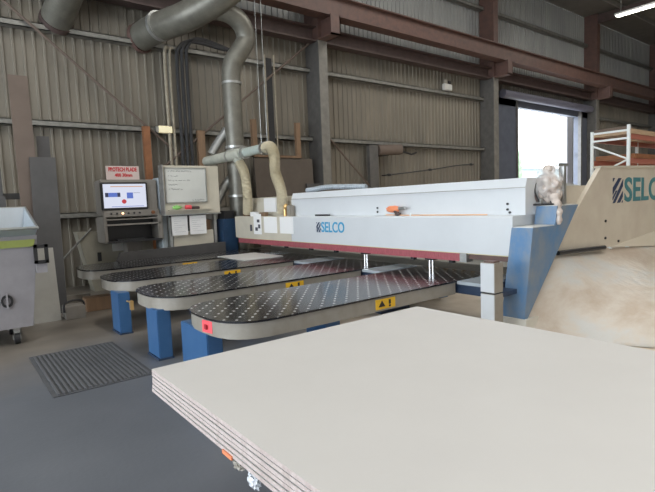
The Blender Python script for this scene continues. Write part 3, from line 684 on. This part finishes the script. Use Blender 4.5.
ct = thing('cable_tray', 'vertical cable tray with pale edges on the wall left of the steel column', 'tray', (7.3, 11.7, 3))
MB().box(7.22, 7.40, 11.70, 11.76, 3.0, 5.60).build('backing', M['dark'], ct)
MB().tube([(7.16, 11.66, 2.6), (7.16, 11.66, 5.66)], .022, 8).tube([(7.45, 11.66, 2.6), (7.45, 11.66, 5.68)], .022, 8).build('edge_rail', M['wallconduit'], ct)
tf = thing('timber_trestle', 'open timber frame above the dark brown sheets by the steel column', 'frame', (7.4, 11.6, 2.9))
MB().box(6.58, 6.72, 11.50, 11.60, 2.92, 3.90).build('upright', M['timber'], tf)
MB().box(7.98, 8.12, 11.50, 11.60, 2.92, 3.90).build('upright', M['timber'], tf)
MB().box(6.58, 8.12, 11.48, 11.60, 2.92, 2.98).build('rail', M['timber'], tf)
def lean(x0, x1, yb, yt, z1, th, m_, lab, name, cat='board', skew=0.0):
    mb = MB(); mb.hexa([(x0, yb, 0), (x1, yb, 0), (x1, yb + th, 0), (x0, yb + th, 0)],
                       [(x0 + skew, yt, z1), (x1 + skew, yt, z1), (x1 + skew, yt + th, z1), (x0 + skew, yt + th, z1)])
    return tag(mb.build(name, M[m_]), lab, cat)
lean(6.60, 8.50, 11.35, 11.52, 2.91, .06, 'brownsheet', 'large dark brown sheet leaning on the wall behind the hoses', 'brown_sheet', 'sheet')
lean(8.2, 8.72, 11.1, 11.42, 2.2, .04, 'greyboard', 'charcoal sheet leaning beside the large brown sheet', 'grey_sheet', 'sheet')
# right of the column
upright(10.88, 11.26, 3.42, 'colgrey', 'short dark grey post below the wall rail, right of the mid column', 'post', 'wall_post', 11.7)
er = thing('exhaust_stub', 'brown cylindrical stub with a black mouth on the wall right of the dark post', 'pipe', (11.8, 11.6, 3.1))
MB().tube([(11.3, 11.7, 3.27), (12.15, 11.5, 3.30)], .17, 22).build('barrel', M['brownboard'], er, smooth=True)
MB().tube([(12.15, 11.5, 3.30), (12.20, 11.49, 3.30)], .145, 22).build('mouth', M['black'], er)
MB().box(11.5, 11.7, 11.6, 11.99, 3.1, 3.3).build('wall_bracket', M['dark'], er)
MB().tube([(12.15, 11.6, 3.3), (12.9, 11.7, 3.18), (13.2, 11.75, 3.25)], .03, 8).build('hook', M['dark'], er)
rd = thing('black_rod', 'thin black rod with knobs strung along the wall above the saw', 'rod', (14, 11.65, 2.5))
MB().tube(bezier([(11.7, 11.65, 2.47), (13.8, 11.65, 2.66), (15.3, 11.65, 2.83), (16.35, 11.65, 2.90)], 4), .022, 8).build('rod', M['black'], rd)
for x, z in ((11.75, 2.475), (13.8, 2.66), (16.2, 2.89)):
    MB().box(x - .02, x + .02, 11.65, 11.99, z - .02, z + .02).build('wall_bracket', M['dark'], rd)
    MB().blob((x, 11.65, z), (.12, .05, .05), 2, 0, 1).build('knob', M['black'], rd, smooth=True)
fl = thing('floodlight', 'small white floodlight on the wall rail left of the doorway', 'lamp', (14.9, 11.75, 5.54))
MB().box(14.72, 15.15, 11.66, 11.80, 5.55, 5.78, .02).build('housing', M['offwhite'], fl)
MB().tube([(14.84, 11.73, 5.78), (14.84, 11.73, 5.92)], .07, 14).build('sensor', M['apron'], fl, smooth=True)
MB().box(15.0, 15.12, 11.7, 11.76, 5.78, 5.90).build('bracket', M['dark'], fl)

# ------------------------------------------------------------ left side: boards, bin, boxes
rk = thing('board_rack', 'dark steel rack holding boards upright behind the wheeled bin', 'rack', (0.3, 9.75, 0))
for x in (-1.2, 0.2, 1.42):
    MB().box(x, x + .08, 9.66, 9.74, 0, 2.5).build('upright', M['greyboard'], rk)
for z in (.5, 1.9): MB().box(-1.2, 1.5, 9.66, 9.74, z, z + .1).build('rail', M['greyboard'], rk)
lean(-1.1, 0.82, 9.22, 9.46, 1.95, .05, 'greyboard', 'low charcoal board in the rack directly behind the bin rim', 'charcoal_board')
lean(-1.1, 0.80, 9.44, 9.62, 3.0, .03, 'greyboard', 'tall charcoal board at the far left behind the brown one', 'charcoal_board')
lean(1.02, 1.30, 9.24, 9.60, 3.92, .05, 'brownboard', 'very tall narrow brown board leaning upright at far left', 'brown_board')
lean(1.12, 1.50, 9.02, 9.42, 2.58, .04, 'greyboard', 'charcoal board with a square top, right of the tall brown board', 'charcoal_board', skew=.08)
lean(1.31, 1.50, 9.34, 9.60, 2.95, .03, 'greyboard', 'narrow charcoal board showing above the square topped one', 'charcoal_board', skew=.04)
lean(0.95, 1.31, 8.45, 8.85, 1.10, .04, 'dullwhite', 'white board leaning beside the wheeled bin', 'white_board', skew=.03)
b = thing('wheeled_bin', 'grey wheeled hopper bin with a lime stripe and stencilled letter', 'bin', (0.3, 7.7, 0))
MB().hexa([(-.40, 7.25, .22), (.80, 7.25, .22), (.80, 8.15, .22), (-.40, 8.15, .22)], [(-.55, 7.18, 1.38), (.92, 7.18, 1.38), (.92, 8.25, 1.38), (-.55, 8.25, 1.38)]).build('body', M['bin'], b)
# open flared rim: four thin walls
rim = MB(); lo = [(-.55, 7.18, 1.38), (.90, 7.18, 1.38), (.90, 8.22, 1.38), (-.55, 8.22, 1.38)]; hi = [(-.62, 7.05, 1.475), (.92, 7.05, 1.475), (.95, 8.30, 1.74), (-.62, 8.30, 1.74)]
for i in range(4):
    j = (i + 1) % 4; c0 = Vector((.2, 7.7, 0)); ps = [Vector(lo[i]), Vector(lo[j]), Vector(hi[j]), Vector(hi[i])]
    nrm = (ps[1] - ps[0]).cross(ps[3] - ps[0]).normalized() * .02
    rim.hexa(ps, [q - nrm for q in ps])
rim.build('rim', M['bininner'], b)
MB().tube([hi[0], hi[1], hi[2], hi[3], hi[0]], .018, 8).build('rim_tube', M['steel'], b)
MB().hexa([(-.5, 7.165, 1.24), (.87, 7.165, 1.24), (.87, 7.19, 1.24), (-.5, 7.19, 1.24)], [(-.5, 7.155, 1.33), (.89, 7.155, 1.33), (.89, 7.185, 1.33), (-.5, 7.185, 1.33)]).build('lime_stripe', M['lime'], b)
text('stencil_letter', 'O', .21, M['black'], b, (.475, 7.21, .50), (1, 0, 0), (0, 0, 1), width=.13, bold=.006)
MB().box(.530, .550, 7.196, 7.215, .49, .68).build('stencil_bridge', M['bin'], b)
h = MB(); h.box(.86, .90, 7.10, 7.14, 1.02, 1.26); h.box(.98, 1.02, 7.10, 7.14, 1.02, 1.26); h.box(.86, 1.02, 7.10, 7.14, 1.22, 1.26); h.box(.86, 1.02, 7.10, 7.14, 1.02, 1.06)
h.build('handle', M['black'], b)
MB().box(.88, 1.0, 7.14, 7.3, .9, 1.02).build('latch_block', M['bin'], b)
for x, y in ((.62, 7.35), (-.3, 7.35), (.62, 8.0), (-.3, 8.0)):
    wv = MB().tube([(x - .03, y, .075), (x + .03, y, .075)], .075, 18).build('caster_wheel', M['black'], b, smooth=True)
    MB().box(x - .045, x + .045, y - .03, y + .03, .12, .23).box(x - .045, x - .035, y - .03, y + .03, .06, .2).box(x + .035, x + .045, y - .03, y + .03, .06, .2).build('fork', M['steel'], wv)
g1 = thing('strapped_box', 'small grey box with a black strap on the floor left of the wood block', 'box', (1.5, 8.5, 0))
MB().box(1.36, 1.64, 8.35, 8.65, 0, .20, .01).build('body', M['console'], g1)
MB().tube(bezier([(1.34, 8.36, .12), (1.36, 8.4, .24), (1.50, 8.45, .28), (1.64, 8.5, .24), (1.66, 8.55, .12)], 5), .015, 8).build('strap', M['dark'], g1, smooth=True)
tag(MB().box(1.74, 2.16, 8.75, 9.05, 0, .22, .005).build('wood_block', M['timber']), 'brown wooden block on the floor beneath the far air tables', 'block')
tag(MB().box(1.3, 1.9, 9.2, 9.3, 0, .24).build('timber_offcut', M['apron']), 'grey timber offcut lying behind the strapped box', 'timber')
tag(MB().tube([(1.12, 10.95, 0.0), (2.36, 10.87, 1.30)], .02, 8).build('grey_pole', M['girt'], smooth=True), 'thin grey pole leaning against the cream housing below the console', 'pole')
# ribbed floor mat
mt = thing('rubber_mat', 'grey ribbed rubber mat on the floor in front of the air tables', 'mat', (1.1, 5.7, 0))
MB().box(.64, 1.55, 4.90, 6.50, 0, .008, .003).build('base', M['rubmat'], mt)
rbm = MB()
x = .68
while x < 1.53: rbm.box(x, x + .02, 4.93, 6.47, .008, .018); x += .045
rbm.build('ribs', mat('mat_rib', (.095, .10, .11), .6), mt)

# ------------------------------------------------------------ stack of boards in the foreground
SX0, SX1, SY1, SY0 = .715, 2.571, 2.31, -1.35
z = .9; th = .0185
blabs = ['topmost white melamine board of the foreground stack, its whole face showing',
         'second board down in the foreground stack', 'third board down in the foreground stack', 'fourth board down in the foreground stack',
         'fifth board down in the foreground stack', 'bottom board of the foreground stack, next to the crumpled wrap']
offs = [(0, 0), (.001, .004), (-.001, -.003), (.001, .005), (-.002, .002), (-.004, .004)]
for i in range(6):
    t = th if i else .020; dx, dy = offs[i]
    bo = MB().box(SX0 + dx, SX1 + dx, SY0 + dy, SY1 + dy, z - t + .0022, z - .0012, .0008)
    o = bo.build('melamine_board', M['boardedge'])
    me = o.data; me.materials.append(M['board'])
    for f in me.polygons:
        if abs(f.normal.z) > .7 or f.normal.y > .7: f.material_index = 1
    tag(o, blabs[i], 'board', 'stacked melamine boards')
    z -= t
ZB = z
lt = thing('lift_table', 'low scissor lift table hidden under the foreground board stack', 'table', (1.9, .4, 0))
MB().box(1.50, 2.45, -1.1, 1.75, ZB - .06, ZB - .001).build('platform', M['blue'], lt)
MB().box(1.50, 2.45, -1.1, 1.75, 0, .10).build('base_frame', M['blue'], lt)
for x in (1.58, 2.33):
    for a, b_ in ((-.95, 1.6), (1.6, -.95)):
        MB().hexa([(x, a - .04, .1), (x + .03, a - .04, .1), (x + .03, a + .04, .1), (x, a + .04, .1)],
                  [(x, b_ - .04, ZB - .06), (x + .03, b_ - .04, ZB - .06), (x + .03, b_ + .04, ZB - .06), (x, b_ + .04, ZB - .06)]).build('scissor_arm', M['navy'], lt)
def crumple(name, c, rad, m_, lab, seed):
    mb = MB(); r = bmesh.ops.create_icosphere(mb.bm, subdivisions=3, radius=1.0); q = random.Random(seed)
    for v in r['verts']:
        k = q.uniform(.65, 1.2); v.co = Vector((c[0] + v.co.x * rad[0] * k, c[1] + v.co.y * rad[1] * k, c[2] + v.co.z * rad[2] * k))
    return tag(mb.build(name, M[m_]), lab, 'scrap')
crumple('crumpled_wrap', (.728, 1.375, ZB - .030), (.016, .035, .030), 'foil', 'crumpled shiny plastic wrap hanging under the board stack edge', 4)
crumple('crumpled_label', (.725, 1.475, ZB - .018), (.016, .035, .018), 'apron', 'crumpled brown scrap left of the shiny wrap under the boards', 9)
tag(MB().box(.705, .712, 1.49, 1.56, ZB - .004, ZB + .010).build('red_tag', M['gunorange']), 'small orange red tag on the bottom edge of the board stack', 'tag')

# ------------------------------------------------------------ pallet rack near the doorway
pr = thing('pallet_rack', 'tall pallet rack with white braced end frame, right of the doorway', 'rack', (15.5, 5.8, 0))
X = 14.0; YA, YB = 5.30, 6.20; ZT = 3.22
MB().box(X, X + .07, YA - .035, YA + .035, 0, ZT + .12).build('upright', M['rackwhite'], pr)
MB().box(X, X + .07, YB - .035, YB + .035, 0, ZT + .04).build('upright', M['rackwhite'], pr)
fb = MB()
for k, zz in enumerate((3.20, 3.0)): fb.box(X + .01, X + .05, YA, YB, zz - .025, zz + .025)
zz = 2.88; s = 0
while zz > .3:
    a, b_ = ((YB, YA), (YA, YB))[s % 2]
    fb.tube([(X + .03, a, zz), (X + .03, b_, zz - .42)], .024, 6); zz -= .42; s += 1
fb.build('end_bracing', M['rackwhite'], pr)
for X2 in (17.0, 20.0):
    for y in (YA, YB): MB().box(X2, X2 + .07, y - .035, y + .035, 0, ZT + .1).build('upright', M['rackwhite'], pr)
for zz in (2.98, 2.36, 1.1):
    for y in (YA, YB): MB().box(X + .07, 20.0, y - .03, y + .03, zz, zz + .13).build('beam', M['rackorange'], pr)
for i, (xa, zz, lab) in enumerate(((14.05, 3.11, 'plywood sheets on the top level at the near end of the pallet rack'), (16.3, 3.11, 'plywood sheets on the top level further along the pallet rack'),
                                   (14.3, 2.49, 'orange brown sheets on the second level of the pallet rack'), (16.9, 2.49, 'orange brown sheets further along the second rack level'))):
    tag(MB().box(xa, xa + 2.0, YA - .05, YB + .02, zz, zz + .12).build('sheet_pack', M['plywood'] if i < 2 else M['orange']), lab, 'sheets', 'packs of sheets on the rack')
tag(MB().box(14.02, 14.5, 5.35, 6.15, 3.112 + .12, 3.30).build('carton', M['brownboard']), 'brown carton on the plywood at the near end of the rack', 'carton')

# ------------------------------------------------------------ fluorescent batten
ft = thing('fluorescent_batten', 'lit twin tube fluorescent batten under the roof at the top right', 'lamp', (22.8, 8.3, 9.0))
MB().box(22.72, 22.98, 7.2, 9.2, 8.93, 9.00).build('tray', M['white'], ft)
for x in (22.78, 22.92): MB().tube([(x, 7.25, 8.89), (x, 9.15, 8.89)], .022, 10).build('tube', M['lampglow'], ft)
for y in (7.4, 9.0): MB().tube([(22.85, y, 9.00), (22.85, y, roof_z(y))], .01, 6).build('hanger', M['steel'], ft)

# ------------------------------------------------------------ lights
def area(name, loc, rot, sx, sy, e, col):
    l = bpy.data.lights.new(name, 'AREA'); l.shape = 'RECTANGLE'; l.size = sx; l.size_y = sy; l.energy = e; l.color = col
    o = bpy.data.objects.new(name, l); COL.objects.link(o); o.location = loc; o.rotation_euler = rot; return o
area('daylight_left_door', (-8.9, 1.8, 3.1), (0, math.radians(-90), 0), 6.0, 17, 1000, (.84, .92, 1.0))
for i, (x, y) in enumerate(((-3, 0), (4, -3), (11, 1), (18, -3), (3, 5), (12, 6), (22, 4))):
    area('overhead_fill', (x, y, roof_z(y) - .3), (0, 0, 0), 1.2, 5, 350, (1.0, .97, .91))  # unseen fill lamps added under the closed roof to light from above
area('front_fill', (4, -8.9, 2.6), (math.radians(90), 0, 0), 14, 5, 230, (1.0, .95, .88))  # added fill lamp before the closed front wall, brightens guard and back wall
area('daylight_back_door', (22.6, 12.25, 2.7), (math.radians(-90), 0, 0), 5, 5.2, 350, (.85, .92, 1.0))
area('batten_light', (22.85, 8.2, 8.83), (0, 0, 0), .2, 1.9, 60, (1, .97, .88))

sl = bpy.data.lights.new('sun', 'SUN'); sl.energy = 9; sl.angle = .05; so = bpy.data.objects.new('sun', sl); COL.objects.link(so); so.rotation_euler = (math.radians(28), 0, 0)
W = bpy.data.worlds.new('World'); S.world = W; W.use_nodes = True
bg = W.node_tree.nodes['Background']; bg.inputs[0].default_value = (.88, .95, 1.0, 1); bg.inputs[1].default_value = 5.5

# ------------------------------------------------------------ camera
yaw, pit, rol = map(math.radians, (37.8278, -5.0763, -2.2236))
fwd = Vector((math.sin(yaw) * math.cos(pit), math.cos(yaw) * math.cos(pit), math.sin(pit)))
r = Vector((math.cos(yaw), -math.sin(yaw), 0)); u = r.cross(fwd)
r2 = r * math.cos(rol) + u * math.sin(rol); u2 = -r * math.sin(rol) + u * math.cos(rol)
cd = bpy.data.cameras.new('Camera'); cam = bpy.data.objects.new('Camera', cd); COL.objects.link(cam)
mm = Matrix((( r2.x, u2.x, -fwd.x, 0), (r2.y, u2.y, -fwd.y, 0), (r2.z, u2.z, -fwd.z, 1.65), (0, 0, 0, 1)))
cam.matrix_world = mm
cd.sensor_width = 36; cd.lens = 491.72 / 655 * 36; cd.clip_start = .05; cd.clip_end = 300
S.camera = cam
S.view_settings.view_transform = 'Standard'; S.view_settings.look = 'None'
S.view_settings.gamma = 1; S.view_settings.exposure = -0.2; S.view_settings.use_curve_mapping = False
S.cycles.use_denoising = True
S.cycles.max_bounces = 8; S.cycles.diffuse_bounces = 5; S.cycles.caustics_reflective = False
